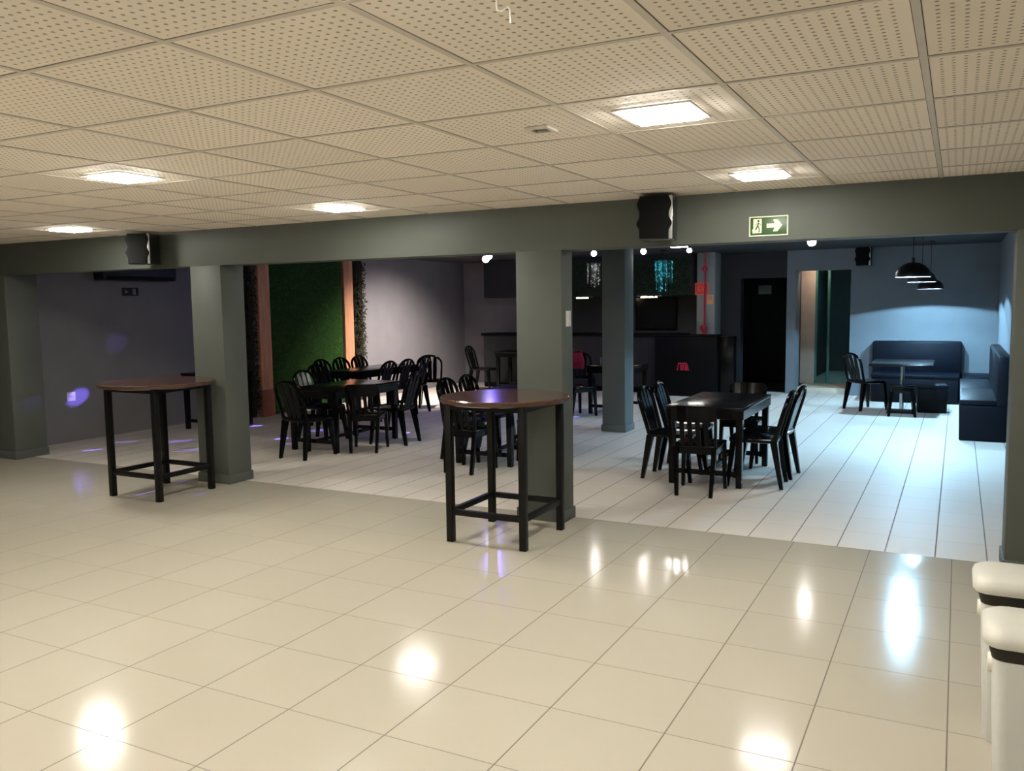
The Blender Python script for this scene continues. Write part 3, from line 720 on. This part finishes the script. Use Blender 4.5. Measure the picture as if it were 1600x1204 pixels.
stool('black square stool in front of the lounge table', (-.70, 13.71, 0), .10)
t = thing('pouf', 'low black box seat tucked under the lounge table', 'seat', (-.32, 14.33, 0), .08)
MB().box(-.2, .2, -.2, .2, .0, .36, .015).obj('base', 'blackmat', t); MB().box(-.205, .205, -.205, .205, .36, .42, .015).obj('cushion', 'vinyl', t)

# ------------------------------------------------------------------ bins
def bin_(label, loc, rz):
    t = thing('waste_bin', label, 'bin', loc, rz, 'white swing bins by the pier')
    def rr(x, y, r, z, n=4):
        pts = []
        for cx, cy, a0 in ((x-r, y-r, 0), (-x+r, y-r, PI/2), (-x+r, -y+r, PI), (x-r, -y+r, 3*PI/2)):
            for k in range(n+1):
                a = a0+PI/2*k/n; pts.append((cx+r*math.cos(a), cy+r*math.sin(a), z))
        return pts
    MB().loft([rr(.165, .095, .035, 0), rr(.17, .10, .035, .02), rr(.192, .118, .04, .555), rr(.192, .118, .04, .56)]).obj('body', 'white', t)
    MB().loft([rr(.194, .120, .04, .55), rr(.207, .134, .045, .603)]).obj('bag_rim', 'rim', t)
    L = MB(); L.loft([rr(.214, .142, .05, .598), rr(.222, .150, .06, .606), rr(.224, .152, .065, .625), rr(.218, .146, .065, .643), rr(.20, .128, .06, .655), rr(.14, .08, .05, .662)]); L.obj('lid', 'whitew', t)
    for s in (-1, 1): MB().lathe([(.030, -.012), (.034, 0), (.026, .014)], n=16, mat=Matrix.Translation((s*.190, .0, .50)) @ Matrix.Rotation(PI/2, 4, 'Y')).obj('pivot_cap', 'whitew', t)
    return t
bin_('white waste bin with swing lid, farther of the two by the pier', (.305, 3.745, 0), 0)
bin_('white waste bin with swing lid, nearer of the two', (.325, 3.185, 0), 0)

# ------------------------------------------------------------------ world, camera, view
wd = bpy.data.worlds.new('world'); sc.world = wd; wd.use_nodes = True
wd.node_tree.nodes['Background'].inputs[0].default_value = (.02, .02, .025, 1); wd.node_tree.nodes['Background'].inputs[1].default_value = .3
cam = bpy.data.cameras.new('camera'); co = bpy.data.objects.new('camera', cam); C.objects.link(co); sc.camera = co
cam.sensor_width = 36; cam.lens = 30.11; cam.clip_start = .05; cam.clip_end = 100
pi_, ya, ro = .0954, .4802, -.0134
fh = Vector((-math.sin(ya), math.cos(ya), 0)); rt = Vector((math.cos(ya), math.sin(ya), 0)); up = Vector((0, 0, 1))
f2 = fh*math.cos(pi_)-up*math.sin(pi_); u2 = up*math.cos(pi_)+fh*math.sin(pi_)
r3 = rt*math.cos(ro)+u2*math.sin(ro); u3 = u2*math.cos(ro)-rt*math.sin(ro)
co.matrix_world = Matrix(((r3.x, u3.x, -f2.x, 0), (r3.y, u3.y, -f2.y, 0), (r3.z, u3.z, -f2.z, 1.713), (0, 0, 0, 1)))
vs = sc.view_settings; vs.view_transform = 'Standard'; vs.look = 'None'; vs.exposure = 0; vs.gamma = 1; vs.use_curve_mapping = False
cy = sc.cycles; cy.use_denoising = True; cy.sample_clamp_indirect = 8; cy.max_bounces = 10; cy.diffuse_bounces = 6; cy.use_light_tree = True
